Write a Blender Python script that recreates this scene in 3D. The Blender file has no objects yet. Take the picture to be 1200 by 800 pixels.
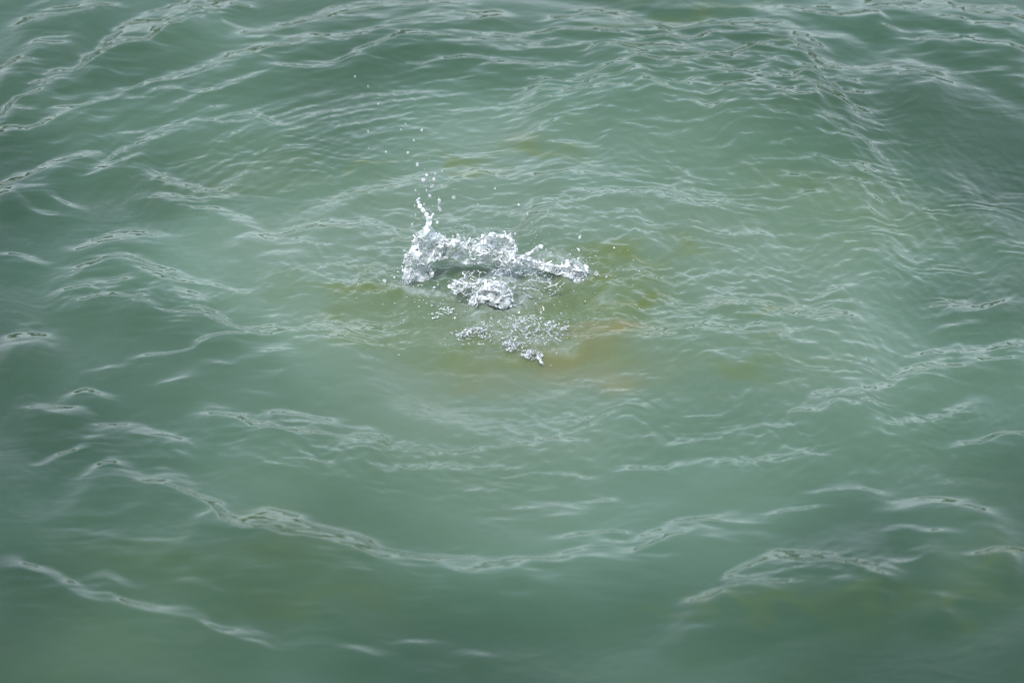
import bpy, math, random
import numpy as np
from mathutils import Vector

# ------------------------------------------------------------------ camera
R = math.radians
scene = bpy.context.scene
CAM_H, PITCH, LENS = 5.2, R(32.0), 120.0
cam_data = bpy.data.cameras.new("camera")
cam_data.lens = LENS
cam_data.sensor_width = 36.0
cam_data.clip_end = 2000.0
cam = bpy.data.objects.new("camera", cam_data)
scene.collection.objects.link(cam)
cam.location = (0.0, 0.0, CAM_H)
cam.rotation_euler = (math.pi / 2 - PITCH, 0.0, 0.0)
scene.camera = cam
cam_data.dof.use_dof = True
cam_data.dof.focus_distance = 10.25
cam_data.dof.aperture_fstop = 2.4

# ------------------------------------------------------------------ sky and sun (bright haze, thickest at the horizon)
SUN_EL, SUN_AZ = R(58.0), R(200.0)          # azimuth clockwise from +Y: behind the camera
world = bpy.data.worlds.new("World")
scene.world = world
world.use_nodes = True
wn, wl = world.node_tree.nodes, world.node_tree.links
wn.clear()
w_out = wn.new("ShaderNodeOutputWorld")
w_bg = wn.new("ShaderNodeBackground")
w_bg.inputs["Strength"].default_value = 0.15
sky = wn.new("ShaderNodeTexSky")
sky.sky_type = 'NISHITA'
sky.sun_disc = False
sky.sun_elevation = SUN_EL
sky.sun_rotation = SUN_AZ
sky.dust_density = 2.0
sky.air_density = 1.0
tc = wn.new("ShaderNodeTexCoord")
mp = wn.new("ShaderNodeMapping")
mp.inputs["Scale"].default_value = (1.0, 1.0, 2.2)
cn = wn.new("ShaderNodeTexNoise")
cn.inputs["Scale"].default_value = 2.6
cn.inputs["Detail"].default_value = 5.0
cn.inputs["Roughness"].default_value = 0.55
cr = wn.new("ShaderNodeValToRGB")            # the cloud layer's own brightness
cr.color_ramp.elements[0].position = 0.30
cr.color_ramp.elements[0].color = (7.0, 7.6, 8.6, 1)
cr.color_ramp.elements[1].position = 0.72
cr.color_ramp.elements[1].color = (9.4, 9.7, 10.4, 1)
mix = wn.new("ShaderNodeMix")
mix.data_type = 'RGBA'
sep = wn.new("ShaderNodeSeparateXYZ")
# haze along the line of sight: 1 - exp(-depth / sin(elevation)), the same all the way round


def wmath(op, a=None, b=None):
    nd = wn.new("ShaderNodeMath")
    nd.operation = op
    for k, v in enumerate((a, b)):
        if v is None:
            continue
        if isinstance(v, (int, float)):
            nd.inputs[k].default_value = v
        else:
            wl.new(v, nd.inputs[k])
    return nd.outputs["Value"]


rise = wmath('ADD', wmath('MAXIMUM', sep.outputs["Z"], 0.0), 0.03)
haze_fac = wmath('SUBTRACT', 1.0, wmath('EXPONENT', wmath('DIVIDE', -0.19, rise)))
wl.new(tc.outputs["Generated"], sep.inputs["Vector"])
wl.new(haze_fac, mix.inputs["Factor"])
wl.new(tc.outputs["Generated"], mp.inputs["Vector"])
wl.new(mp.outputs["Vector"], cn.inputs["Vector"])
wl.new(cn.outputs["Fac"], cr.inputs["Fac"])
wl.new(sky.outputs["Color"], mix.inputs["A"])
wl.new(cr.outputs["Color"], mix.inputs["B"])
wl.new(mix.outputs["Result"], w_bg.inputs["Color"])
wl.new(w_bg.outputs["Background"], w_out.inputs["Surface"])

sun_data = bpy.data.lights.new("sun", 'SUN')
sun_data.energy = 1.5
sun_data.angle = R(14.0)
sun_data.color = (1.0, 0.96, 0.90)
sun = bpy.data.objects.new("sun", sun_data)
scene.collection.objects.link(sun)
to_sun = Vector((math.sin(SUN_AZ) * math.cos(SUN_EL), math.cos(SUN_AZ) * math.cos(SUN_EL), math.sin(SUN_EL)))
sun.rotation_euler = to_sun.to_track_quat('Z', 'Y').to_euler()

scene.view_settings.view_transform = 'Standard'
scene.view_settings.look = 'None'
scene.view_settings.gamma = 1.0
scene.view_settings.use_curve_mapping = False
scene.view_settings.exposure = 1.05

random.seed(7)
rng = np.random.default_rng(11)

# ------------------------------------------------------------------ helpers
TH = 18.0 / LENS
cp, sp = math.cos(PITCH), math.sin(PITCH)


def ray(px, py):
    """direction in the place of a pixel of the 1200x800 photograph"""
    u = (px - 600.0) / 600.0 * TH
    v = (400.0 - py) / 600.0 * TH
    return Vector((u, cp + v * sp, -sp + v * cp))


def on_water(px, py):
    d = ray(px, py)
    k = CAM_H / -d.z
    return Vector((d.x * k, d.y * k, 0.0))


def above(px, py, base_y):
    """a point seen at px, py that hangs above the water row base_y (metres along y)"""
    d = ray(px, py)
    k = base_y / d.y
    return Vector((d.x * k, base_y, CAM_H + d.z * k))


def row(py):
    return on_water(600, py).y


def px_depth(py):
    """metres of water, front to back, under one pixel at row py"""
    return row(py - 0.5) - row(py + 0.5)


def tag(o, label=None, cat=None, group=None, kind=None):
    for k, v in (("label", label), ("category", cat), ("group", group), ("kind", kind)):
        if v:
            o[k] = v
    return o


def link(name, mesh, material=None, parent=None):
    o = bpy.data.objects.new(name, mesh)
    scene.collection.objects.link(o)
    if material and not mesh.materials:
        mesh.materials.append(material)
    if parent:
        o.parent = parent
    return o


def mesh_from(name, verts, faces, smooth=True):
    m = bpy.data.meshes.new(name)
    m.from_pydata(verts, [], faces)
    if smooth:
        m.polygons.foreach_set("use_smooth", [True] * len(m.polygons))
    m.update()
    return m


def grid_mesh(name, X, Y, Z):
    ny, nx = X.shape
    m = bpy.data.meshes.new(name)
    n = nx * ny
    m.vertices.add(n)
    co = np.empty((n, 3), np.float32)
    co[:, 0], co[:, 1], co[:, 2] = X.ravel(), Y.ravel(), Z.ravel()
    m.vertices.foreach_set("co", co.ravel())
    idx = np.arange(n, dtype=np.int32).reshape(ny, nx)
    q = np.stack([idx[:-1, :-1], idx[:-1, 1:], idx[1:, 1:], idx[1:, :-1]], -1).reshape(-1, 4)
    nf = len(q)
    m.loops.add(nf * 4)
    m.polygons.add(nf)
    m.loops.foreach_set("vertex_index", q.ravel())
    m.polygons.foreach_set("loop_start", np.arange(0, nf * 4, 4, dtype=np.int32))
    m.polygons.foreach_set("use_smooth", np.ones(nf, bool))
    m.update(calc_edges=True)
    return m


def spectral(n, w_lo, w_hi, seed):
    """tileable noise whose wavelengths lie between w_lo and w_hi cells, unit deviation"""
    g = np.random.default_rng(seed)
    f = np.fft.fft2(g.standard_normal((n, n)))
    k = np.fft.fftfreq(n)
    kr = np.hypot(k[:, None], k[None, :]) + 1e-9
    lo, hi = 1.0 / w_hi, 1.0 / w_lo
    band = np.exp(-(np.maximum(0, np.log(kr / hi)) / 0.35) ** 2) * np.exp(-(np.maximum(0, np.log(lo / kr)) / 0.35) ** 2)
    a = np.real(np.fft.ifft2(f * band / kr ** 1.2))
    a -= a.mean()
    return a / a.std()


def sample(tex, u, v):
    n = tex.shape[0]
    u, v = np.mod(u, n), np.mod(v, n)
    i, j = np.floor(u).astype(int) % n, np.floor(v).astype(int) % n
    fu, fv = u - np.floor(u), v - np.floor(v)
    fu, fv = fu * fu * (3 - 2 * fu), fv * fv * (3 - 2 * fv)
    i1, j1 = (i + 1) % n, (j + 1) % n
    return (tex[i, j] * (1 - fu) + tex[i1, j] * fu) * (1 - fv) + (tex[i, j1] * (1 - fu) + tex[i1, j1] * fu) * fv


def sstep(t):
    t = np.clip(t, 0, 1)
    return t * t * (3 - 2 * t)


# ------------------------------------------------------------------ materials
def new_mat(name):
    m = bpy.data.materials.new(name)
    m.use_nodes = True
    m.node_tree.nodes.clear()
    return m, m.node_tree.nodes, m.node_tree.links


def water_material():
    m, n, l = new_mat("pond_water")
    out = n.new("ShaderNodeOutputMaterial")
    geo = n.new("ShaderNodeNewGeometry")
    # murk below the surface: what the water itself scatters back, plus painted wave fronts and vignette, so it does not follow the ripples
    att = n.new("ShaderNodeAttribute")
    att.attribute_name = "silt_fronts"
    att2 = n.new("ShaderNodeAttribute")
    att2.attribute_name = "mud"
    n1 = n.new("ShaderNodeTexNoise")
    n1.inputs["Scale"].default_value = 1.1
    n1.inputs["Detail"].default_value = 4.0
    r1 = n.new("ShaderNodeValToRGB")
    r1.color_ramp.elements[0].position = 0.35
    r1.color_ramp.elements[0].color = (0.044, 0.088, 0.051, 1)
    r1.color_ramp.elements[1].position = 0.68
    r1.color_ramp.elements[1].color = (0.056, 0.114, 0.074, 1)
    m1 = n.new("ShaderNodeMix"); m1.data_type = 'RGBA'
    m1.inputs["B"].default_value = (0.074, 0.100, 0.016, 1)
    m2 = n.new("ShaderNodeMix"); m2.data_type = 'RGBA'
    m2.inputs["B"].default_value = (0.132, 0.118, 0.044, 1)
    l.new(geo.outputs["Position"], n1.inputs["Vector"])
    l.new(n1.outputs["Fac"], r1.inputs["Fac"])
    l.new(att.outputs["Fac"], m1.inputs["Factor"])
    l.new(m1.outputs["Result"], m2.inputs["A"])
    l.new(att2.outputs["Fac"], m2.inputs["Factor"])
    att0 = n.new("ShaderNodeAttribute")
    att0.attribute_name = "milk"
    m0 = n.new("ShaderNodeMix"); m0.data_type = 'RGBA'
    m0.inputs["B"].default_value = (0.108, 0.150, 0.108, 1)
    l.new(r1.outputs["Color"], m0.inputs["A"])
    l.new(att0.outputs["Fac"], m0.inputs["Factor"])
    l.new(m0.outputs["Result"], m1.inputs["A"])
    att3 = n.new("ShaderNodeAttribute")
    att3.attribute_name = "clear"  # vignette darkening painted into the colour, not clearer water
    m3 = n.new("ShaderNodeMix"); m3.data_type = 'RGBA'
    m3.inputs["B"].default_value = (0.006, 0.024, 0.009, 1)  # vignette darkening towards the edges, painted into the water colour
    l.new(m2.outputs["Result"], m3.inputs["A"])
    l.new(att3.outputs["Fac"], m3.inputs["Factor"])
    att4 = n.new("ShaderNodeAttribute")
    att4.attribute_name = "froth"
    n5 = n.new("ShaderNodeTexNoise")
    n5.inputs["Scale"].default_value = 26.0
    n5.inputs["Detail"].default_value = 6.0
    n5.inputs["Roughness"].default_value = 0.65
    n5.inputs["Distortion"].default_value = 1.2
    mr = n.new("ShaderNodeMapRange")
    mr.inputs["From Min"].default_value = 0.40
    mr.inputs["From Max"].default_value = 0.66
    mr.inputs["To Min"].default_value = 0.25
    mu = n.new("ShaderNodeMath"); mu.operation = 'MULTIPLY'
    m4 = n.new("ShaderNodeMix"); m4.data_type = 'RGBA'
    m4.inputs["B"].default_value = (0.27, 0.32, 0.31, 1)
    l.new(geo.outputs["Position"], n5.inputs["Vector"])
    l.new(n5.outputs["Fac"], mr.inputs["Value"])
    l.new(mr.outputs["Result"], mu.inputs[0])
    l.new(att4.outputs["Fac"], mu.inputs[1])
    l.new(m3.outputs["Result"], m4.inputs["A"])
    l.new(mu.outputs["Value"], m4.inputs["Factor"])
    up = n.new("ShaderNodeCombineXYZ")
    up.inputs["Z"].default_value = 1.0
    dif = n.new("ShaderNodeBsdfDiffuse")
    l.new(m4.outputs["Result"], dif.inputs["Color"])
    l.new(up.outputs["Vector"], dif.inputs["Normal"])
    # surface: fine capillary ripples on the modelled waves
    mpn = n.new("ShaderNodeMapping")
    mpn.inputs["Scale"].default_value = (1.0, 2.0, 1.0)
    n2 = n.new("ShaderNodeTexNoise")
    n2.inputs["Scale"].default_value = 22.0
    n2.inputs["Detail"].default_value = 3.0
    bump = n.new("ShaderNodeBump")
    bump.inputs["Strength"].default_value = 1.0
    bump.inputs["Distance"].default_value = 0.0005
    l.new(geo.outputs["Position"], mpn.inputs["Vector"])
    l.new(mpn.outputs["Vector"], n2.inputs["Vector"])
    l.new(n2.outputs["Fac"], bump.inputs["Height"])
    fr = n.new("ShaderNodeFresnel")
    fr.inputs["IOR"].default_value = 1.333
    l.new(bump.outputs["Normal"], fr.inputs["Normal"])
    gl = n.new("ShaderNodeBsdfGlossy")
    gl.inputs["Roughness"].default_value = 0.03
    gl.inputs["Color"].default_value = (1, 1, 1, 1)
    l.new(bump.outputs["Normal"], gl.inputs["Normal"])
    mx = n.new("ShaderNodeMixShader")
    l.new(fr.outputs["Fac"], mx.inputs["Fac"])
    l.new(dif.outputs["BSDF"], mx.inputs[1])
    l.new(gl.outputs["BSDF"], mx.inputs[2])
    l.new(mx.outputs["Shader"], out.inputs["Surface"])
    return m


def splash_material(name, white, foam=(0.62, 0.66, 0.70, 1), scale=55.0):
    """clear water (refracting) broken up by aerated white water"""
    m, n, l = new_mat(name)
    out = n.new("ShaderNodeOutputMaterial")
    geo = n.new("ShaderNodeNewGeometry")
    nz = n.new("ShaderNodeTexNoise")
    nz.inputs["Scale"].default_value = scale
    nz.inputs["Detail"].default_value = 3.0
    rp = n.new("ShaderNodeMapRange")
    rp.inputs["From Min"].default_value = 0.62 - 0.4 * white
    rp.inputs["From Max"].default_value = 0.74 - 0.4 * white
    rp.inputs["To Min"].default_value = 0.22
    rp.inputs["To Max"].default_value = 0.92
    l.new(geo.outputs["Position"], nz.inputs["Vector"])
    l.new(nz.outputs["Fac"], rp.inputs["Value"])
    g = n.new("ShaderNodeBsdfPrincipled")
    g.inputs["Base Color"].default_value = (0.97, 0.99, 1.0, 1)
    g.inputs["Transmission Weight"].default_value = 1.0
    g.inputs["IOR"].default_value = 1.333
    g.inputs["Roughness"].default_value = 0.07
    f = n.new("ShaderNodeBsdfPrincipled")
    f.inputs["Base Color"].default_value = foam
    f.inputs["Roughness"].default_value = 0.5
    f.inputs["IOR"].default_value = 1.333
    mx = n.new("ShaderNodeMixShader")
    l.new(rp.outputs["Result"], mx.inputs["Fac"])
    l.new(g.outputs["BSDF"], mx.inputs[1])
    l.new(f.outputs["BSDF"], mx.inputs[2])
    l.new(mx.outputs["Shader"], out.inputs["Surface"])
    return m


def earth_material(name, a, b, scale):
    m, n, l = new_mat(name)
    out = n.new("ShaderNodeOutputMaterial")
    geo = n.new("ShaderNodeNewGeometry")
    nz = n.new("ShaderNodeTexNoise")
    nz.inputs["Scale"].default_value = scale
    nz.inputs["Detail"].default_value = 6.0
    rp = n.new("ShaderNodeValToRGB")
    rp.color_ramp.elements[0].position = 0.35
    rp.color_ramp.elements[0].color = (*a, 1)
    rp.color_ramp.elements[1].position = 0.65
    rp.color_ramp.elements[1].color = (*b, 1)
    p = n.new("ShaderNodeBsdfPrincipled")
    p.inputs["Roughness"].default_value = 0.9
    bp = n.new("ShaderNodeBump")
    bp.inputs["Distance"].default_value = 0.05
    l.new(geo.outputs["Position"], nz.inputs["Vector"])
    l.new(nz.outputs["Fac"], rp.inputs["Fac"])
    l.new(nz.outputs["Fac"], bp.inputs["Height"])
    l.new(rp.outputs["Color"], p.inputs["Base Color"])
    l.new(bp.outputs["Normal"], p.inputs["Normal"])
    l.new(p.outputs["BSDF"], out.inputs["Surface"])
    return m


MAT_WATER = water_material()
MAT_SPLASH = splash_material("broken_white_water", 0.50, foam=(0.66, 0.69, 0.69, 1), scale=60.0)
MAT_FILM = splash_material("thin_clear_water", 0.40, foam=(0.50, 0.53, 0.55, 1), scale=60.0)
MAT_SHEET = splash_material("clear_sheet", 0.30, foam=(0.56, 0.61, 0.60, 1), scale=34.0)
MAT_DROP = splash_material("clear_droplet", 0.36, foam=(0.46, 0.48, 0.50, 1), scale=160.0)
MAT_BANK = earth_material("bank_earth", (0.030, 0.022, 0.014), (0.075, 0.055, 0.034), 0.9)

# ------------------------------------------------------------------ the water surface
CENTRE = on_water(590, 345)          # where the body went under: the rings run out from here

# fine cells over the stretch of water in view, then ever coarser cells out to the far bank
FX0, FX1, FY0, FY1, CELL = -2.1, 2.1, 6.45, 10.85, 0.0048


def axis(a, b, lo, hi):
    mid = np.arange(a, b + CELL / 2, CELL)
    up, dn, s = [b], [a], CELL
    while up[-1] < hi:
        s *= 1.16
        up.append(up[-1] + s)
    s = CELL
    while dn[-1] > lo:
        s *= 1.16
        dn.append(dn[-1] - s)
    return np.concatenate([np.array(dn[1:])[::-1], mid, np.array(up[1:])])


ax = axis(FX0, FX1, -160, 160)
ay = axis(FY0, FY1, -30, 170)
X, Y = np.meshgrid(ax, ay)
dX, dY = X - CENTRE.x, Y - CENTRE.y
RAD = np.hypot(dX, dY)
ANG = np.arctan2(dX, dY)
# fade the fine waves where the cells are too coarse to carry them
edge = np.maximum(np.maximum(FX0 - X, X - FX1), np.maximum(FY0 - Y, Y - FY1))
FINE = 1 - sstep(edge / 0.5)
MIDF = 1 - sstep((edge - 0.5) / 4.0)

T1 = spectral(1024, 14, 60, 1)
T2 = spectral(1024, 8, 30, 2)
T3 = spectral(1024, 40, 200, 3)
T4 = spectral(1024, 14, 60, 4)


def px_field(items, swirl=1.0):
    """soft round patches given by pixel centre and pixel half-sizes"""
    out = np.zeros_like(X)
    WX = X + swirl * 0.045 * sample(T3, X * 260 + 40, Y * 330)
    WY = Y + swirl * 0.060 * sample(T3, X * 260 + 640, Y * 330 + 210)
    for (px, py, hx, hy, a) in items:
        c = on_water(px, py)
        sx = hx * (on_water(px + 1, py).x - c.x)
        sy = hy * px_depth(py)
        out += a * np.exp(-(((WX - c.x) / sx) ** 2 + ((WY - c.y) / sy) ** 2))
    return out


H = np.zeros_like(X)
# broad swell of the rings: long, low, uneven
ph = 1.3 * sample(T3, X * 70 + 300, Y * 70)
damp = np.exp(-(RAD / 3.2) ** 2) * sstep(RAD / 0.35)
H += MIDF * damp * 0.0060 * np.sin(2 * math.pi * RAD / 0.52 + ph * 0.9)
H += MIDF * damp * 0.0022 * np.sin(2 * math.pi * RAD / 0.23 + ph * 1.4 + 1.0) * (0.6 + 0.5 * sample(T3, X * 90, Y * 90 + 400))
H += 0.0035 * sample(T3, X * 42, Y * 60) * MIDF

# chop: crests lie along the rings; strength differs from place to place
ANG2 = np.arctan2(dX, -dY)                     # the same angle with its seam on the other side
SEAM = sstep(np.abs(ANG) / math.pi * 3 - 1)


def polar(tex, kr, ka, power, off):
    g = np.maximum(RAD, 0.3) ** power
    a = sample(tex, RAD * kr + off, ANG * ka * g)
    b = sample(tex, RAD * kr + off + 313, ANG2 * ka * g + 171)
    return (a * (1 - SEAM) + b * SEAM) / np.sqrt((1 - SEAM) ** 2 + SEAM ** 2)


rings = polar(T1, 420, 330, 0.55, 0)
rings2 = polar(T2, 520, 420, 0.6, 200)
cross = sample(T4, Y * 400 + X * 30 + 18 * sample(T3, X * 200, Y * 200), X * 130)
chop = px_field([
    (600, 532, 280, 36, 1.5), (880, 505, 170, 30, .9), (420, 530, 120, 30, .7), (330, 190, 200, 60, .75), (560, 120, 200, 50, .6), (980, 220, 190, 80, .55),
    (760, 330, 120, 70, .8), (860, 190, 200, 70, .5), (800, 270, 160, 50, .4), (1080, 260, 110, 90, .45), (430, 330, 90, 60, .9), (560, 250, 180, 50, .6), (900, 350, 160, 70, .6),
    (870, 440, 140, 50, .8), (940, 510, 200, 40, .6), (1060, 450, 130, 50, .6), (820, 100, 180, 50, .25),
    (600, 450, 130, 40, .45), (1110, 330, 90, 60, .5), (250, 350, 140, 40, .5), (930, 665, 110, 25, .5),
    (600, 350, 130, 60, 1.0)])
chop = np.clip(chop, 0, 1.3)
arcs = np.clip(px_field([(300, 165, 230, 62, 1.0), (560, 100, 220, 50, .9), (560, 545, 300, 36, .8), (860, 515, 170, 40, .7), (850, 90, 200, 50, .25), (960, 250, 190, 110, .6), (230, 345, 150, 40, .6)]), 0, 1)
SCALE_UP = 1.0

# traced crests: pixel polyline, thickness of the pale back face in pixels, steepness (1 = pale, 1.5 = shows the bank)
CRESTS = [
    ([(0, 130), (40, 105), (75, 88), (115, 71), (150, 57), (178, 52), (200, 38), (240, 16), (290, 0)], 11, 1.25),
    ([(105, 62), (150, 32), (200, 18), (245, 4)], 13, .9),
    ([(0, 156), (40, 150), (75, 135), (110, 122), (150, 112), (200, 96), (245, 81), (285, 69), (320, 61), (360, 53), (400, 45)], 9, 1.25),
    ([(200, 128), (240, 112), (275, 100), (310, 88), (350, 82), (400, 74), (440, 62), (480, 57), (560, 56), (620, 59), (690, 57), (750, 70)], 7, 1.05),
    ([(130, 161), (180, 154), (230, 141), (268, 127)], 5, 1.1),
    ([(115, 196), (140, 177), (170, 164), (220, 153), (270, 140), (300, 134), (325, 145)], 6, 1.1),
    ([(0, 216), (30, 210), (60, 198), (90, 186), (120, 178)], 7, 1.1),
    ([(0, 228), (60, 227), (90, 240)], 5, 1.0),
    ([(5, 234), (45, 247), (70, 250)], 5, 1.0),
    ([(100, 205), (140, 195), (178, 180)], 5, 1.0),
    ([(155, 193), (190, 206), (230, 219), (268, 226)], 8, 1.0),
    ([(170, 226), (215, 236), (260, 253), (300, 262)], 7, 1.0),
    ([(20, 26), (80, 15), (135, 3)], 7, 1.2),
    ([(0, 83), (26, 74)], 8, 1.3),
    ([(25, 62), (60, 46), (95, 40)], 14, .75),
    ([(270, 48), (330, 30), (400, 13), (445, 7), (500, 2), (540, 1)], 8, 1.1),
    ([(400, 52), (430, 41), (470, 31), (515, 25), (545, 21), (595, 18)], 7, 1.0),
    ([(400, 76), (430, 63), (470, 46), (500, 44), (550, 46), (600, 43), (640, 41), (680, 40), (725, 47)], 6, 1.35),
    ([(640, 27), (700, 20), (745, 26), (790, 42)], 9, .9),
    ([(480, 76), (540, 73), (620, 76), (680, 80)], 5, 1.0),
    ([(555, 85), (600, 80), (650, 85)], 4, 1.3),
    ([(690, 64), (760, 54), (830, 52), (900, 64), (970, 74)], 22, .8),
    ([(740, 88), (820, 80), (900, 86), (960, 98)], 18, .75),
    ([(870, 66), (910, 63), (945, 66)], 7, 1.5),
    ([(880, 12), (960, 14), (1010, 24), (1050, 40)], 8, .95),
    ([(1010, 3), (1070, 2), (1140, 10), (1200, 16)], 10, 1.1),
    ([(840, 118), (920, 112), (1000, 122)], 14, .7), ([(960, 88), (1040, 86), (1110, 100)], 12, .75), ([(620, 100), (700, 96), (780, 104)], 11, .75), ([(820, 30), (880, 34), (940, 44)], 9, .85), ([(940, 48), (1000, 47)], 5, .9), ([(1070, 40), (1150, 60), (1200, 62)], 6, .8),
    ([(510, 222), (540, 207), (560, 200), (580, 206), (595, 214)], 4, .9),
    ([(615, 216), (640, 222)], 4, .8),
    ([(610, 262), (660, 240), (720, 228), (780, 226), (820, 236)], 18, .6),
    ([(270, 287), (330, 272), (400, 262), (440, 258)], 9, .9),
    ([(0, 296), (25, 300), (52, 304)], 5, 1.1),
    ([(85, 286), (130, 278), (190, 276)], 7, .95),
    ([(90, 309), (130, 313), (165, 326), (200, 341), (230, 358), (260, 373), (300, 384), (350, 393), (400, 399), (440, 396), (468, 389)], 15, 1.05),
    ([(140, 300), (180, 312), (220, 328), (270, 340), (310, 342)], 6, .9),
    ([(70, 341), (100, 348), (150, 358), (200, 373), (240, 380)], 6, .95),
    ([(163, 421), (200, 416), (240, 407), (282, 398)], 5, 1.15),
    ([(0, 401), (30, 395), (64, 397)], 12, .9),
    ([(30, 465), (62, 478), (112, 491)], 9, .95),
    ([(75, 466), (100, 456), (130, 462)], 7, .9),
    ([(115, 431), (147, 431)], 4, .95), ([(190, 447), (232, 441)], 7, .8), ([(245, 428), (270, 431)], 4, .9),
    ([(100, 505), (160, 505), (225, 521)], 11, .8),
    ([(50, 540), (90, 528), (115, 520)], 8, .8),
    ([(235, 476), (270, 486), (310, 499), (345, 506), (400, 511), (450, 513)], 12, 1.0),
    ([(310, 484), (345, 491), (395, 492)], 6, 1.1),
    ([(285, 462), (310, 466)], 4, .9),
    ([(275, 534), (330, 546), (380, 563), (412, 569)], 8, .95),
    ([(100, 555), (130, 540), (152, 545)], 10, .85),
    ([(155, 558), (190, 560), (222, 576), (250, 595), (282, 620), (320, 630), (370, 637), (425, 647), (470, 655), (520, 665), (560, 669), (610, 665), (640, 664), (690, 655), (735, 656), (760, 640), (790, 625), (832, 615), (880, 609)], 13, 1.08),
    ([(295, 606), (340, 611), (390, 625), (435, 642)], 10, .95),
    ([(0, 658), (32, 665), (76, 684), (112, 701), (150, 708), (190, 720), (230, 726), (262, 736), (318, 752)], 10, .95),
    ([(100, 681), (128, 678), (156, 690)], 7, .85), ([(208, 680), (265, 696)], 6, .9),
    ([(345, 751), (390, 756), (445, 766)], 6, .9), ([(345, 738), (378, 741)], 4, .8), ([(475, 751), (508, 752)], 4, .8), ([(545, 765), (570, 766)], 5, .7),
    ([(655, 632), (690, 631), (732, 624)], 6, 1.15),
    ([(690, 585), (715, 582)], 5, 1.3), ([(905, 598), (960, 593)], 5, 1.25),
    ([(600, 560), (640, 557), (690, 556)], 6, .9), ([(600, 595), (650, 592), (690, 596)], 5, .85), ([(640, 606), (680, 605)], 4, .8),
    ([(540, 575), (600, 580)], 5, .9),
    ([(830, 704), (848, 690), (872, 671), (902, 661), (942, 658), (982, 668), (1018, 681), (1045, 682)], 11, .98),
    ([(800, 706), (850, 700), (925, 693)], 6, 1.1),
    ([(1040, 664), (1070, 655), (1102, 648)], 8, .85),
    ([(950, 575), (1000, 570), (1040, 580)], 6, .85), ([(1030, 600), (1100, 590), (1160, 600)], 9, .8), ([(1040, 625), (1120, 630)], 7, .75),
    ([(745, 398), (800, 399), (860, 397), (922, 392)], 11, 1.12),
    ([(1095, 356), (1132, 353)], 5, 1.0), ([(1100, 368), (1150, 364), (1192, 355)], 6, 1.0), ([(1095, 386), (1150, 381)], 5, 1.0),
    ([(1075, 415), (1150, 412), (1200, 402)], 7, 1.2), ([(1050, 441), (1120, 431), (1200, 421)], 8, 1.15),
    ([(950, 474), (1000, 470), (1060, 451), (1104, 440)], 8, 1.05), ([(1000, 517), (1050, 500), (1096, 490), (1150, 470)], 8, 1.15),
    ([(1110, 527), (1150, 521), (1200, 509)], 6, 1.25), ([(920, 485), (1000, 490), (1040, 478)], 7, .9),
    ([(790, 520), (850, 510), (930, 500)], 6, .9), ([(720, 550), (800, 545), (880, 540), (960, 535)], 6, 1.0),
    ([(430, 520), (520, 528), (600, 525), (680, 520)], 7, .9), ([(460, 548), (540, 552), (620, 548)], 6, .95),
    ([(1140, 655), (1200, 650)], 6, 1.3),
    ([(610, 118), (800, 112), (1020, 122)], 34, .62), ([(690, 350), (850, 352), (1010, 362)], 30, .48), ([(440, 268), (600, 258), (760, 262)], 24, .48),
    ([(1040, 60), (1120, 50), (1200, 56)], 20, .5),
]
# faces that lean towards the viewer show the murk: polyline, thickness in pixels, strength
FRONTS = [
    ([(790, 752), (870, 737), (925, 717), (1000, 702), (1060, 686)], 34, .9),
    ([(1080, 722), (1140, 702), (1200, 672)], 34, .9),
    ([(740, 10), (810, 14), (885, 12)], 14, .9),
    ([(1000, 28), (1080, 32), (1150, 44), (1200, 52)], 10, .6),
    ([(415, 192), (456, 190)], 8, 1.0), ([(522, 187), (575, 183)], 5, 1.2), ([(600, 168), (632, 174), (668, 183)], 6, 1.2),
    ([(845, 375), (925, 382)], 7, 1.2), ([(855, 446), (915, 438)], 9, 1.2), ([(920, 412), (960, 420)], 7, 1.0),
    ([(150, 190), (300, 158)], 8, .5), ([(60, 610), (180, 650), (330, 700), (420, 735)], 34, .7),
    ([(300, 330), (400, 350), (470, 352)], 22, .8), ([(680, 350), (770, 345)], 16, .9),
    ([(480, 415), (600, 425), (720, 408)], 16, .9), ([(700, 305), (770, 300)], 12, .8),
]


def polyline(pts):
    g = [on_water(*p) for p in pts]
    g.sort(key=lambda p: p.x)
    xs, ys = np.array([p.x for p in g]), np.array([p.y for p in g])
    return xs, ys


FACE_D = np.linspace(0, 1, 400)
FACE_S = sstep(FACE_D / 0.25) * sstep((1 - FACE_D) / 0.4)
FACE_P = np.cumsum(FACE_S) / FACE_S.sum()


def face(d):
    """height lost down the back of a crest: an even slope with soft ends"""
    return np.interp(np.clip(d, 0, 1), FACE_D, FACE_P)


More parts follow.
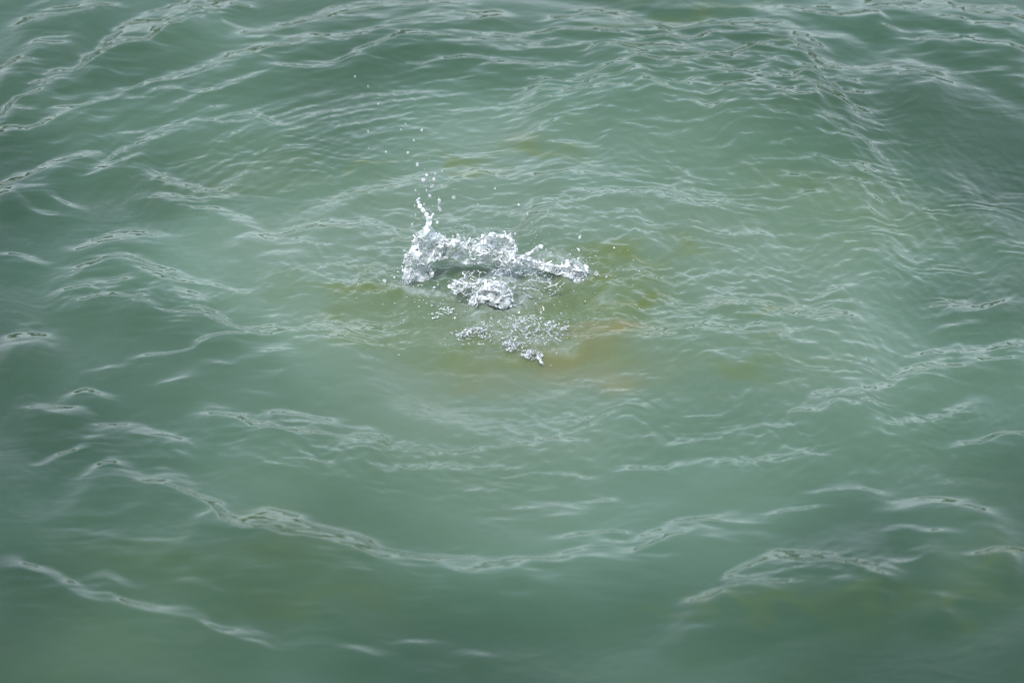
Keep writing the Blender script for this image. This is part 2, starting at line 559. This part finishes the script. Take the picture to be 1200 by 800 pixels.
def crest(pts, thick, steep, seed, front=False):
    xs, ys = polyline(pts)
    mid = pts[len(pts) // 2]
    w = thick * px_depth(mid[1]) * (1.2 if front else 2.5)
    pit = math.atan2(CAM_H, on_water(*mid).length)
    slope = math.tan(0.355 * pit) * steep if not front else 0.20 * steep
    pad = max(0.07, 0.12 * (xs[-1] - xs[0]))
    i0, i1 = np.searchsorted(ax, [xs[0] - pad, xs[-1] + pad])
    j0, j1 = np.searchsorted(ay, [ys.min() - 5 * w - .05, ys.max() + 5 * w + .05])
    if i1 - i0 < 2 or j1 - j0 < 2:
        return
    x, y = ax[i0:i1], ay[j0:j1]
    yc = np.interp(x, xs, ys) - (0 if front else 0.42 * w)
    k = max(3, int(0.05 / CELL)) | 1                      # round the corners of the trace
    yc = np.convolve(np.pad(yc, k // 2, mode='edge'), np.ones(k) / k, mode='valid')
    XX, YY = X[j0:j1, i0:i1], Y[j0:j1, i0:i1]
    s2 = sample(T3, XX * 330 + seed * 17.9, YY * 420 + seed * 23.7)      # uneven strength and width
    s3 = sample(T1, YY * 420 + seed * 7.7, XX * 95 + seed * 5.3)        # ragged edge
    taper = sstep((x - xs[0] + pad) / (pad * 1.8)) * sstep((xs[-1] + pad - x) / (pad * 1.8))
    amp = taper[None, :] * np.clip(1.0 + 0.11 * s2 + 0.03 * s3, 0.6, 1.06)
    wid = w * (0.55 + 0.45 * taper)[None, :]
    d = (y[:, None] - yc[None, :]) / wid
    d = d + (0.03 * s3 + 0.12 * s2) * np.exp(-((d - 0.5) / 0.9) ** 2)
    if front:
        d = -d
    lead = 2.4
    p = np.where(d > 0, 1 - face(d), 1 - sstep(-d / lead))
    H[j0:j1, i0:i1] += 0.8 * slope * wid * amp * p
    foot = np.exp(-((d - 0.6) / 1.1) ** 2) * taper[None, :]
    chop[j0:j1, i0:i1] += (0.0 if front else 0.05) * foot


for i, (p, t, s) in enumerate(CRESTS):
    crest(p, t, s, i + 1)
# short steep lips along the crests where the dark far bank is mirrored: pixel, length, rise, thickness
LIPS = [(52, 101, 14, -7, 4), (100, 80, 22, -9, 5), (197, 40, 28, -15, 6), (135, 118, 24, -6, 5), (247, 81, 16, -5, 5), (318, 61, 20, -4, 5),
        (45, 5, 32, -8, 5), (615, 42, 38, -1, 5), (690, 43, 74, 5, 6), (908, 64, 44, 2, 7), (492, 3, 28, -2, 4), (580, 82, 42, -3, 4),
        (270, 377, 38, 9, 5), (312, 393, 30, 2, 4), (432, 648, 12, 0, 5), (752, 648, 18, -6, 5), (774, 638, 15, -5, 6), (797, 623, 18, -4, 4),
        (705, 628, 48, -4, 4), (700, 582, 16, 0, 5), (935, 595, 30, -2, 5), (1027, 681, 28, 1, 6), (918, 693, 20, -1, 5), (878, 705, 10, 0, 5),
        (1187, 650, 28, -2, 5), (1155, 437, 32, -6, 5), (1042, 466, 20, -4, 5), (1070, 505, 42, -9, 4), (1136, 521, 14, -1, 5), (1060, 3, 48, 1, 4),
        (230, 583, 16, 6, 4), (1140, 411, 22, -2, 4), (800, 397, 50, 0, 3), (880, 394, 40, -1, 3), (0, 80, 20, -3, 6), (1030, 505, 20, -4, 3)]
for i, (x_, y_, l_, d_, t_) in enumerate(LIPS):
    a_, b_, c_ = on_water(x_ - l_ / 2, y_ - d_ / 2), on_water(x_ + l_ / 2, y_ + d_ / 2), on_water(x_, y_)
    i0, i1 = np.searchsorted(ax, [c_.x - .25, c_.x + .25])
    j0, j1 = np.searchsorted(ay, [c_.y - .4, c_.y + .4])
    px_, py_ = X[j0:j1, i0:i1] - c_.x, Y[j0:j1, i0:i1] - c_.y
    py_ = py_ - px_ * (b_.y - a_.y) / (b_.x - a_.x) + 0.01 * sample(T3, X[j0:j1, i0:i1] * 500, X[j0:j1, i0:i1] * 0 + i * 50)
    w_ = t_ * px_depth(y_) * 1.0
    H[j0:j1, i0:i1] -= 0.085 * py_ * np.exp(-(py_ / w_) ** 2 - (px_ / (0.5 * (b_.x - a_.x))) ** 4)
for i, (p, t, s) in enumerate(FRONTS):
    crest(p, t, s, i + 201, front=True)

H += FINE * (0.00020 + 0.00095 * chop) * (0.8 * rings + 0.75 * cross)
H += FINE * (0.00005 + 0.00024 * chop) * rings2
H += FINE * 0.0013 * arcs * polar(T1, 330, 75, 0.5, 77)
# the churned bowl under the splash
bowl = np.exp(-((dX / 0.42) ** 2 + (dY / 0.34) ** 2))
H += bowl * (-0.014 + 0.0058 * sample(T1, X * 260, Y * 330) + 0.0018 * sample(T2, X * 330, Y * 400))
# a slow swell beyond the stretch in view
H += 0.02 * (1 - MIDF) * (np.sin(X * 1.1 + Y * 0.6) + np.sin(Y * 1.7 - X * 0.5)) * np.exp(-np.maximum(edge, 0) / 25)

water_mesh = grid_mesh("water", X, Y, H)
silt_fronts = np.clip(px_field([  # sediment near the splash; farther out mostly olive painted where wave faces mirror less sky
    (600, 372, 170, 52, .68), (740, 310, 62, 18, .62), (540, 318, 30, 16, .6), (410, 346, 70, 18, .5), (740, 346, 60, 12, .6),
    (590, 412, 100, 16, .6), (870, 440, 60, 16, .45), (930, 430, 60, 14, .3), (900, 730, 120, 15, .6), (990, 706, 80, 12, .55), (1130, 706, 60, 14, .55), (1190, 678, 40, 11, .5),
    (810, 9, 80, 9, .6), (200, 650, 200, 36, .32), (380, 705, 150, 22, .26), (60, 760, 220, 60, .24), (640, 770, 200, 34, .12), (545, 184, 40, 5, .7),
    (635, 174, 40, 7, .6), (435, 190, 28, 6, .6), (885, 375, 50, 6, .6), (730, 40, 60, 5, .5), (860, 700, 30, 8, .2),
    (905, 64, 30, 5, .5), (300, 215, 160, 30, .22), (1000, 240, 150, 60, .2),
]) * (0.8 + 0.14 * sample(T3, X * 160, Y * 200)), 0, 1)
mud = np.clip(px_field([
    (630, 446, 110, 24, .50), (716, 393, 34, 5, .65), (690, 414, 60, 18, .45),
], 0.5) * (0.8 + 0.35 * sample(T3, X * 190 + 77, Y * 260)), 0, 1)
# milk: sediment stirred up round the splash; clear: vignette darkening painted into the colour
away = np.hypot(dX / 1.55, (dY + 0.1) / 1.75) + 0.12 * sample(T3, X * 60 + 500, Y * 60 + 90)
clear = (1 - 0.35 * silt_fronts) * 0.80 * sstep((away - 0.45) / 0.85) * (1 - 0.4 * sstep((dY - 0.4) / 1.6))  # painted vignette, not clearer water
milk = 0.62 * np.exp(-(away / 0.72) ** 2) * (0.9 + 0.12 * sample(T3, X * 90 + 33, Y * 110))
froth = np.clip(px_field([(540, 328, 50, 9, .55), (488, 340, 24, 8, .7), (680, 334, 30, 7, .6), (575, 362, 40, 7, .6), (605, 405, 50, 12, .3), (585, 340, 60, 20, .8), (640, 338, 40, 16, .4), (490, 345, 30, 12, .35), (570, 372, 60, 14, .35), (620, 392, 40, 18, .35), (560, 392, 34, 8, .3)]), 0, 1)
for nm, arr in (("silt_fronts", silt_fronts), ("mud", mud), ("clear", clear), ("froth", froth), ("milk", milk)):
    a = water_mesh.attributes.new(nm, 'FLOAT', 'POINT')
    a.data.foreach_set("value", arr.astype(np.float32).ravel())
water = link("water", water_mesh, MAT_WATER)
tag(water, "rippled jade green pond water with rings spreading from the splash", kind="structure")


def water_z(x, y):
    i = int(np.clip(np.searchsorted(ax, x), 0, len(ax) - 1))
    j = int(np.clip(np.searchsorted(ay, y), 0, len(ay) - 1))
    return float(H[j, i])


# ------------------------------------------------------------------ far bank (seen only in the steepest ripples)
bx = np.linspace(-150, 150, 160)
bs = np.linspace(0, 1, 14)
BX, BS = np.meshgrid(bx, bs)
BY = 34 + 26 * BS + 2.5 * np.sin(BX * 0.11) + 1.2 * np.sin(BX * 0.31 + 1)
BZ = -0.4 + 5.4 * sstep(BS * 1.15) + 0.7 * sample(T3, BX * 9, BS * 90) * sstep(BS * 3)
bank = link("bank", grid_mesh("bank", BX, BY, BZ), MAT_BANK)
tag(bank, "brown earth bank on the far side of the water", kind="structure")

# ------------------------------------------------------------------ the splash
ICO_V, ICO_F = None, None


def ico():
    global ICO_V, ICO_F
    if ICO_V is None:
        import bmesh
        bm = bmesh.new()
        bmesh.ops.create_icosphere(bm, subdivisions=1, radius=1.0)
        bm.verts.ensure_lookup_table()
        ICO_V = np.array([v.co[:] for v in bm.verts])
        ICO_F = np.array([[v.index for v in f.verts] for f in bm.faces])
        bm.free()
    return ICO_V, ICO_F


def balls_mesh(name, pts, rad, stretch=None):
    v, f = ico()
    pts, rad = np.asarray(pts), np.asarray(rad)
    V = pts[:, None, :] + v[None] * rad[:, None, None]
    F = (f[None] + (np.arange(len(pts)) * len(v))[:, None, None]).reshape(-1, 3)
    m = bpy.data.meshes.new(name)
    V = V.reshape(-1, 3)
    m.vertices.add(len(V))
    m.vertices.foreach_set("co", V.astype(np.float32).ravel())
    m.loops.add(F.size)
    m.polygons.add(len(F))
    m.loops.foreach_set("vertex_index", F.astype(np.int32).ravel())
    m.polygons.foreach_set("loop_start", np.arange(0, F.size, 3, dtype=np.int32))
    m.polygons.foreach_set("use_smooth", np.ones(len(F), bool))
    m.update(calc_edges=True)
    return m


def fused(name, pts, rad, voxel=0.0024, smooth=2):
    """one continuous watery skin around a cloud of balls"""
    m = balls_mesh(name + "_raw", pts, rad)
    o = bpy.data.objects.new(name + "_raw", m)
    scene.collection.objects.link(o)
    md = o.modifiers.new("skin", 'REMESH')
    md.mode = 'VOXEL'
    md.voxel_size = voxel
    md.use_smooth_shade = True
    if smooth:
        sm = o.modifiers.new("soft", 'SMOOTH')
        sm.factor = 0.5
        sm.iterations = smooth
    dg = bpy.context.evaluated_depsgraph_get()
    r = bpy.data.meshes.new_from_object(o.evaluated_get(dg))
    r.name = name
    bpy.data.objects.remove(o)
    bpy.data.meshes.remove(m)
    return r


def inside(poly, x, y):
    c, n = False, len(poly)
    for i in range(n):
        (x0, y0), (x1, y1) = poly[i], poly[i - 1]
        if (y0 > y) != (y1 > y) and x < (x1 - x0) * (y - y0) / (y1 - y0) + x0:
            c = not c
    return c


def drape(x, y):
    """how far the sheet leans to or from the viewer at a pixel"""
    return 0.016 * math.sin(x * .16 + y * .05) + 0.012 * math.sin(y * .23 - x * .07 + 1) + 0.006 * math.sin(x * .41 + y * .37)


def membrane(poly, base, r=.0030, pitch=1.15, torn=0.15):
    """a thin torn sheet of water filling an outline"""
    P, Rr = [], []
    by = row(base)
    xs, ys = [p[0] for p in poly], [p[1] for p in poly]
    y = min(ys)
    while y < max(ys):
        x = min(xs)
        while x < max(xs):
            hole = math.sin(x * .37 + 2 * math.sin(y * .21)) + math.sin(y * .45 + 1.7 * math.sin(x * .19 + 1)) + .7 * math.sin(x * .83 - y * .61)
            if inside(poly, x, y) and hole < 1.6 - 2 * torn:
                P.append(above(x + random.gauss(0, .2), y + random.gauss(0, .2), by + drape(x, y))[:])
                Rr.append(r * random.uniform(.8, 1.25))
            x += pitch
        y += pitch * .85
    return P, Rr


def strands(poly, base, n, length, r, depth, wild=0.6, lean=0.0, holes=(), way=None, sheet=False):
    """lacy filaments wandering inside an outline (photo pixels) that stands above the water row base"""
    xs, ys = [p[0] for p in poly], [p[1] for p in poly]
    P, Rr = [], []
    by = row(base)
    tries = 0
    made = 0
    while made < n and tries < n * 60:
        tries += 1
        x, y = random.uniform(min(xs), max(xs)), random.uniform(min(ys), max(ys))
        if not inside(poly, x, y) or any(((x - hx) / ha) ** 2 + ((y - hy) / hb) ** 2 < 1 for hx, hy, ha, hb in holes):
            continue
        made += 1
        a = random.uniform(0, 2 * math.pi) if way is None else random.gauss(way, 0.6)
        curl = random.gauss(0, wild)
        dep = random.gauss(0, depth)
        rr = r * random.uniform(0.55, 1.35)
        for k in range(int(length * random.uniform(0.5, 1.4))):
            q = above(x, y, by + (dep if not sheet else drape(x, y) + dep * .45) + lean * (base - y) * 0.0026)
            P.append(q[:])
            Rr.append(rr * (0.75 + 0.5 * random.random() ** 3))
            x += math.cos(a) * 1.0
            y += math.sin(a) * 0.8
            a += curl * 0.35 + random.gauss(0, 0.25)
            dep += random.gauss(0, depth * 0.12)
            if not inside(poly, x, y) or any(((x - hx) / ha) ** 2 + ((y - hy) / hb) ** 2 < 0.8 for hx, hy, ha, hb in holes):
                break
    return P, Rr


def thread(pts, base, r0, r1, depth=0.004, bead=0.35, step=1.0):
    """a rope of water along a pixel polyline, swelling into beads"""
    P, Rr = [], []
    by = row(base)
    tot = sum(math.dist(pts[i], pts[i + 1]) for i in range(len(pts) - 1))
    s = 0.0
    for i in range(len(pts) - 1):
        (x0, y0), (x1, y1) = pts[i], pts[i + 1]
        L = math.dist(pts[i], pts[i + 1])
        for k in range(max(1, int(L / step))):
            t = k / max(1, int(L / step))
            f = (s + L * t) / tot
            q = above(x0 + (x1 - x0) * t + random.gauss(0, .35), y0 + (y1 - y0) * t, by + random.gauss(0, depth))
            P.append(q[:])
            Rr.append((r0 + (r1 - r0) * f) * (1 + bead * math.sin((s + L * t) * 0.9 + i) + random.gauss(0, .12)))
        s += L
    return P, [max(0.0016, x) for x in Rr]


def build(name, lumps, material, parent, voxel=0.0024, smooth=2):
    P = [p for l in lumps for p in l[0]]
    Rr = [r for l in lumps for r in l[1]]
    off = Vector(parent.location) if parent else Vector((0, 0, 0))
    P = np.array(P) - np.array(off[:])
    return link(name, fused(name, P, np.array(Rr), voxel, smooth), material, parent)


def thing(name, px, py, label, cat, group=None):
    o = bpy.data.objects.new(name, None)
    scene.collection.objects.link(o)
    p = on_water(px, py)
    o.location = (p.x, p.y, water_z(p.x, p.y))
    o.empty_display_size = 0.05
    return tag(o, label, cat, group)


# the tall broken wall of water at the back
wall = thing("splash_wall", 560, 334, "tall lacy white wall of water with a thin jet rising from one end", "splash")
leg_poly = [(466, 342), (475, 336), (471, 328), (474, 318), (472, 308), (476, 300), (482, 290), (488, 276), (496, 266), (504, 264), (512, 274), (520, 282), (521, 294), (512, 303), (504, 312), (509, 322), (500, 330), (506, 340), (497, 344), (492, 339), (484, 346), (478, 341)]
ridge_poly = [(505, 268), (524, 279), (546, 283), (556, 279), (575, 276), (592, 274), (601, 281), (606, 290), (608, 300), (618, 302), (612, 312), (596, 318), (580, 311), (560, 309), (545, 310), (530, 302), (512, 306), (500, 300)]
LEG_H = [(504, 281, 3.5, 3), (497, 322, 4, 5), (489, 330, 4, 3), (484, 312, 3, 3), (499, 301, 3, 2.5), (508, 291, 3, 2)]
RDG_H = [(587, 282, 5, 3.5), (530, 293, 7, 4), (548, 300, 7, 4), (570, 290, 4, 3), (560, 283, 3, 2), (597, 297, 4, 2.5), (516, 288, 3, 2.5), (578, 302, 4, 2.5)]
def spikes(edge, base, n, reach, r=.0028):
    """ligaments torn off an edge, each ending in a bead"""
    P, Rr = [], []
    for _ in range(n):
        k = random.randrange(len(edge) - 1)
        t = random.random()
        x = edge[k][0] * (1 - t) + edge[k + 1][0] * t
        y = edge[k][1] * (1 - t) + edge[k + 1][1] * t
        L = reach * random.uniform(.3, 1.2)
        a = random.gauss(-math.pi / 2, .55)
        q = thread([(x, y + 3), (x + math.cos(a) * L * .5, y + math.sin(a) * L * .5), (x + math.cos(a) * L + random.gauss(0, 1), y + math.sin(a) * L)], base, r, r * .6, bead=.4, step=.6, depth=.001)
        P += q[0]
        Rr += q[1]
        P.append(q[0][-1])
        Rr.append(r * random.uniform(.9, 1.6))
    return P, Rr


LEG_E = [(472, 318), (474, 304), (482, 290), (488, 276), (496, 267)]
RDG_E = [(508, 270), (524, 279), (546, 283), (556, 279), (575, 276), (592, 274), (601, 281), (606, 292)]
ARM_E = [(622, 302), (640, 309), (655, 312), (664, 308), (672, 303), (681, 308), (692, 320)]
build("clear_sheet", [membrane(leg_poly, 337, r=.0034, torn=.25)], MAT_SHEET, wall, voxel=.0022, smooth=5)
build("white_lace", [strands(leg_poly, 337, 170, 20, 0.0023, 0.024, wild=.4, holes=LEG_H, way=-1.1, sheet=True),
                     strands(leg_poly, 337, 40, 4, 0.0044, 0.016, holes=LEG_H, sheet=True), spikes(LEG_E, 337, 14, 5)], MAT_SPLASH, wall, voxel=.0017, smooth=3)["kind"] = "stuff"
build("clear_sheet", [membrane(ridge_poly, 331, r=.0034, torn=.35)], MAT_SHEET, wall, voxel=.0022, smooth=5)
build("white_lace", [strands(ridge_poly, 331, 230, 22, 0.0023, 0.028, wild=.45, holes=RDG_H, way=0.1, sheet=True),
                     strands(ridge_poly, 331, 50, 4, 0.0044, 0.018, holes=RDG_H, sheet=True), spikes(RDG_E, 331, 26, 6)], MAT_SPLASH, wall, voxel=.0017, smooth=3)["kind"] = "stuff"
right_poly = [(606, 298), (622, 301), (640, 309), (655, 312), (664, 308), (672, 302), (681, 308), (690, 318), (698, 326), (706, 334), (694, 338), (682, 337), (668, 326), (650, 321), (634, 316), (616, 311)]
build("clear_sheet", [membrane(right_poly, 333, r=.0028, torn=.35)], MAT_SHEET, wall, voxel=.0020, smooth=4)["kind"] = "stuff"
build("trailing_arm", [strands(right_poly, 333, 170, 15, 0.0022, 0.020, wild=.4, way=0.5, sheet=True), spikes(ARM_E, 333, 14, 5),
                       thread([(606, 302), (620, 304), (634, 309), (650, 311), (664, 313), (676, 308), (688, 318)], 333, .0046, .0036, bead=.25)], MAT_SPLASH, wall, voxel=.0017, smooth=1)
build("jet", [thread([(499, 270), (503, 259), (500, 252), (496, 247), (492, 242), (490, 236), (491, 231)], 337, .0075, .0042, bead=.42, depth=.002),
              thread([(502, 264), (505, 256), (508, 250)], 337, .0055, .0034, bead=.4, depth=.002)], MAT_SPLASH, wall, smooth=1, voxel=.0016)
build("side_jet", [thread([(612, 301), (618, 298), (624, 295), (629, 290), (635, 288)], 333, .0060, .0036, bead=.4),
                   strands([(624, 293), (630, 286), (637, 287), (636, 292), (628, 296)], 333, 12, 5, .0026, .008)], MAT_SPLASH, wall, smooth=1, voxel=.0018)

# the low lobe boiling up in the middle
lobe = thing("splash_lobe", 575, 362, "low rounded lobe of churned white water inside the splash", "splash")
lobe_poly = [(520, 330), (535, 324), (560, 327), (576, 324), (592, 330), (600, 342), (604, 356), (592, 362), (572, 358), (556, 360), (545, 350), (530, 344)]
build("clear_sheet", [membrane([(546, 362), (552, 348), (562, 338), (576, 333), (592, 338), (602, 356), (590, 362), (572, 357)], 361, r=.0028, torn=.2)], MAT_SHEET, lobe, voxel=.0020, smooth=4)
build("crown", [strands(lobe_poly, 360, 110, 22, .0026, .022, wild=.3, way=0.3, holes=[(570, 349, 9, 4), (548, 340, 5, 3)]),
                thread([(549, 361), (554, 351), (564, 347), (575, 350), (586, 355), (599, 359)], 361, .0060, .0048, bead=.12, step=.6),
                thread([(553, 359), (560, 351), (570, 350), (582, 354)], 361, .0045, .004, bead=.12, step=.6),
                thread([(562, 341), (570, 338), (578, 337), (588, 340), (597, 346)], 358, .0080, .0060, bead=.1, step=.6),
                thread([(566, 336), (580, 333), (592, 337)], 357, .0050, .0040, bead=.1, step=.6),
                thread([(526, 335), (542, 331), (556, 333), (570, 329)], 352, .0045, .0045, bead=.2)], MAT_SPLASH, lobe, voxel=.0020)
film_poly = [(515, 338), (535, 318), (600, 314), (640, 318), (662, 330), (655, 348), (620, 362), (585, 362), (545, 362)]
fl = build("film", [strands(film_poly, 352, 120, 30, .0022, .030, wild=.25, way=0.1)], MAT_FILM, lobe, voxel=.0020)
fl["kind"] = "stuff"

# the sparse glittering patch in front
front = thing("splash_fringe", 605, 412, "low fringe of white bubbles and beads thrown forward of the splash lobe", "splash")
build("bubble_clump", [strands([(528, 394), (538, 389), (550, 384), (562, 383), (576, 387), (586, 394), (584, 398), (560, 397), (545, 397)], 397, 150, 6, .0022, .030)], MAT_FILM, front, smooth=1, voxel=.0018)["kind"] = "stuff"
build("bubble_clump", [strands([(588, 402), (598, 396), (610, 398), (614, 406), (606, 414), (594, 412)], 411, 100, 6, .0022, .028)], MAT_FILM, front, smooth=1, voxel=.0018)["kind"] = "stuff"
build("tongue", [strands([(606, 412), (624, 408), (636, 411), (638, 420), (626, 422), (612, 419)], 424, 80, 6, .0023, .010),
                 thread([(630, 418), (634, 424), (637, 428)], 429, .0038, .0045)], MAT_FILM, front, smooth=1, voxel=.0018)["kind"] = "stuff"
build("bubble_clump", [strands([(500, 372), (512, 362), (524, 358), (534, 362), (528, 369), (512, 374)], 372, 46, 8, .0020, .024, way=-.3)], MAT_SPLASH, front, smooth=1, voxel=.0018)["kind"] = "stuff"
net = build("bead_net", [strands([(600, 374), (625, 368), (664, 376), (668, 398), (640, 414), (606, 404)], 402, 120, 6, .0022, .030, wild=.9),
                           strands([(524, 388), (560, 378), (600, 366), (640, 370), (660, 392), (640, 424), (600, 418), (540, 404)], 404, 330, 6, .0019, .040, wild=.7, way=.1)], MAT_FILM, front, smooth=1, voxel=.0018)
net["kind"] = "stuff"

# bubbles and beads strewn on the churned water: nobody could count them
bp, br = [], []
for (cx, cy, sx, sy, n, r0) in [(630, 390, 22, 15, 150, .0036), (570, 400, 34, 9, 80, .003), (560, 370, 40, 9, 110, .003), (470, 345, 26, 12, 70, .0028),
                                (710, 335, 26, 12, 70, .003), (600, 345, 50, 18, 120, .003), (520, 350, 20, 14, 80, .003), (745, 320, 26, 14, 36, .0026),
                                (430, 318, 30, 14, 40, .0024), (540, 412, 30, 8, 40, .0028), (640, 375, 60, 20, 50, .0024)]:
    for _ in range(n):
        p = on_water(random.gauss(cx, sx), random.gauss(cy, sy))
        if random.random() < 0.55:
            continue
        r = r0 * random.uniform(.35, 1.0) * (1.7 if random.random() < .06 else 1)
        bp.append((p.x, p.y, water_z(p.x, p.y) + r * random.uniform(-.5, .4)))
        br.append(r)
foam = link("foam_bubbles", balls_mesh("foam_bubbles", bp, br), MAT_DROP)
tag(foam, "tiny foam bubbles strewn over the churned water round the splash", "foam", kind="stuff")

# a mist of specks round the crest of the splash
sp_, sr_ = [], []
for (cx, cy, sx, sy, n, base) in [(500, 262, 10, 16, 70, 337), (560, 276, 34, 8, 110, 331), (680, 306, 14, 8, 60, 333), (640, 298, 22, 6, 40, 333), (575, 332, 30, 8, 90, 358),
                                  (630, 385, 24, 14, 160, 402), (560, 388, 24, 7, 70, 400), (482, 325, 10, 12, 60, 338), (500, 225, 9, 18, 26, 337)]:
    for _ in range(n):
        y = random.gauss(cy, sy)
        if y < base + 2:
            p = above(random.gauss(cx, sx), y, row(base) + random.gauss(0, .03))
            sp_.append(p[:])
            sr_.append(random.uniform(.0006, .0017))
spray = link("fine_spray", balls_mesh("fine_spray", sp_, sr_), MAT_DROP)
tag(spray, "fine mist of water specks hanging round the crest of the splash", "spray", kind="stuff")

# ------------------------------------------------------------------ droplets in the air, one by one


def droplet_mesh(name, seed, long):
    g = random.Random(seed)
    import bmesh
    bm = bmesh.new()
    bmesh.ops.create_icosphere(bm, subdivisions=2, radius=1.0)
    a, b, c = g.uniform(0, 6), g.uniform(0, 6), g.uniform(0, 6)
    for v in bm.verts:
        k = 1 + .16 * math.sin(2.3 * v.co.x + a) + .14 * math.sin(2.9 * v.co.z + b) + .1 * math.sin(3.1 * v.co.y + c)
        v.co *= k
        v.co.z *= long
    m = bpy.data.meshes.new(name)
    bm.to_mesh(m)
    bm.free()
    m.polygons.foreach_set("use_smooth", [True] * len(m.polygons))
    return m


DROPS = [droplet_mesh("droplet", 40 + i, l) for i, l in enumerate((1.0, 1.25, 1.7, 0.85, 2.2))]


def droplet(px, py, base, size_px, label, group, shape=None):
    p = above(px, py, row(base))
    m = DROPS[shape if shape is not None else random.randrange(4)]
    o = link("water_droplet", m, MAT_DROP)
    o.location = p
    s = size_px * 0.5 * 0.0021
    o.scale = (s, s, s)
    o.rotation_euler = (random.uniform(-.5, .5), random.uniform(-.7, .7), random.uniform(0, 6))
    return tag(o, label, "droplet", group)


JL, JG = "clear water droplet flung up above the thin jet of the splash", "droplets above the jet"
for (x, y, s) in [(500, 205, 4), (496, 211, 6.5), (508.5, 211, 4.5), (506, 218, 4), (503.5, 229, 5), (489, 193, 4.5), (510, 204, 2.5), (518, 201, 2.5),
                  (487, 223, 2.2), (500, 223, 2.4), (486, 241, 2.2), (497, 239, 2.5), (483, 263, 3), (487, 252, 2.4)]:
    droplet(x, y, 337, s, JL, JG)
droplet(514.5, 236, 337, 5, "long bright droplet falling just beside the thin jet", "", 2)
droplet(515, 244, 337, 4.2, "stretched droplet hanging under the long one beside the jet", "", 4)
droplet(531.5, 231, 337, 5, "lone bright droplet well off to the side of the thin jet", "", 1)
droplet(512.5, 260.5, 337, 5, "yellowish green droplet close to the foot of the thin jet", "", 0)
SL, SG = "tiny white droplet speck high over the water behind the splash", "far flung specks"
for (x, y, s) in [(485, 164, 3), (478, 179, 3.2), (452, 178, 2.6), (443, 122, 2.4), (431, 101, 2.2), (416, 90, 2), (494, 153, 3), (475, 145, 2.4), (431, 154, 2.2), (470, 152, 2.2),
                  (608, 240, 3), (618, 251, 3), (560, 240, 2), (580, 221, 2), (690, 224, 2.2), (432, 174, 2)]:
    droplet(x, y, 330, s, SL, SG)
AL, AG = "clear droplet thrown off the trailing arm of the splash wall", "droplets off the trailing arm"
for (x, y, s) in [(679.5, 278, 4.5), (678.5, 293, 3.5), (604, 274, 3), (645, 296, 2.4), (655, 300, 2.2), (668, 298, 2.4), (699, 321, 6), (705, 328, 4), (711, 325, 4.5), (716, 338, 3.2), (640, 292, 3), (728, 341, 3), (747, 345, 3), (752, 348, 2.6)]:
    droplet(x, y, 334, s, AL, AG)
FL, FG = "clear bead of water tossed above the front fringe of the splash", "beads over the front fringe"
for (x, y, s) in [(645, 378, 4.5), (644, 386, 4), (653, 392, 4.2), (658, 385, 5.5), (663, 383, 5), (654, 407, 4.5), (646, 413, 3), (634, 366, 3.2), (626, 380, 4), (617, 385, 3.6), (625, 393, 4.2), (636, 397, 3.8),
                  (612, 376, 5), (606, 383, 3.4), (600, 388, 4), (640, 405, 3.2), (649, 400, 3), (633, 373, 3), (565, 412, 5), (580, 416, 5), (563, 410, 3.4), (586, 407, 3), (561, 421, 3), (574, 419, 3.4), (596, 372, 3.2), (622, 372, 3), (660, 395, 4)]:
    droplet(x, y, max(y + 3, 396), s, FL, FG)
LL, LG = "small droplet flung low over the water beside the foot of the splash wall", "droplets by the wall foot"
for (x, y, s) in [(451, 329, 5), (447, 342, 5.5), (455, 340, 3), (441, 345, 3), (462, 325, 2.6), (466, 318, 2.6), (509, 338, 4.5), (513, 333, 3), (474, 345, 3.5), (483, 349, 3), (462, 350, 3), (506, 346, 2.8)]:
    droplet(x, y, max(342, y + 2), s, LL, LG)
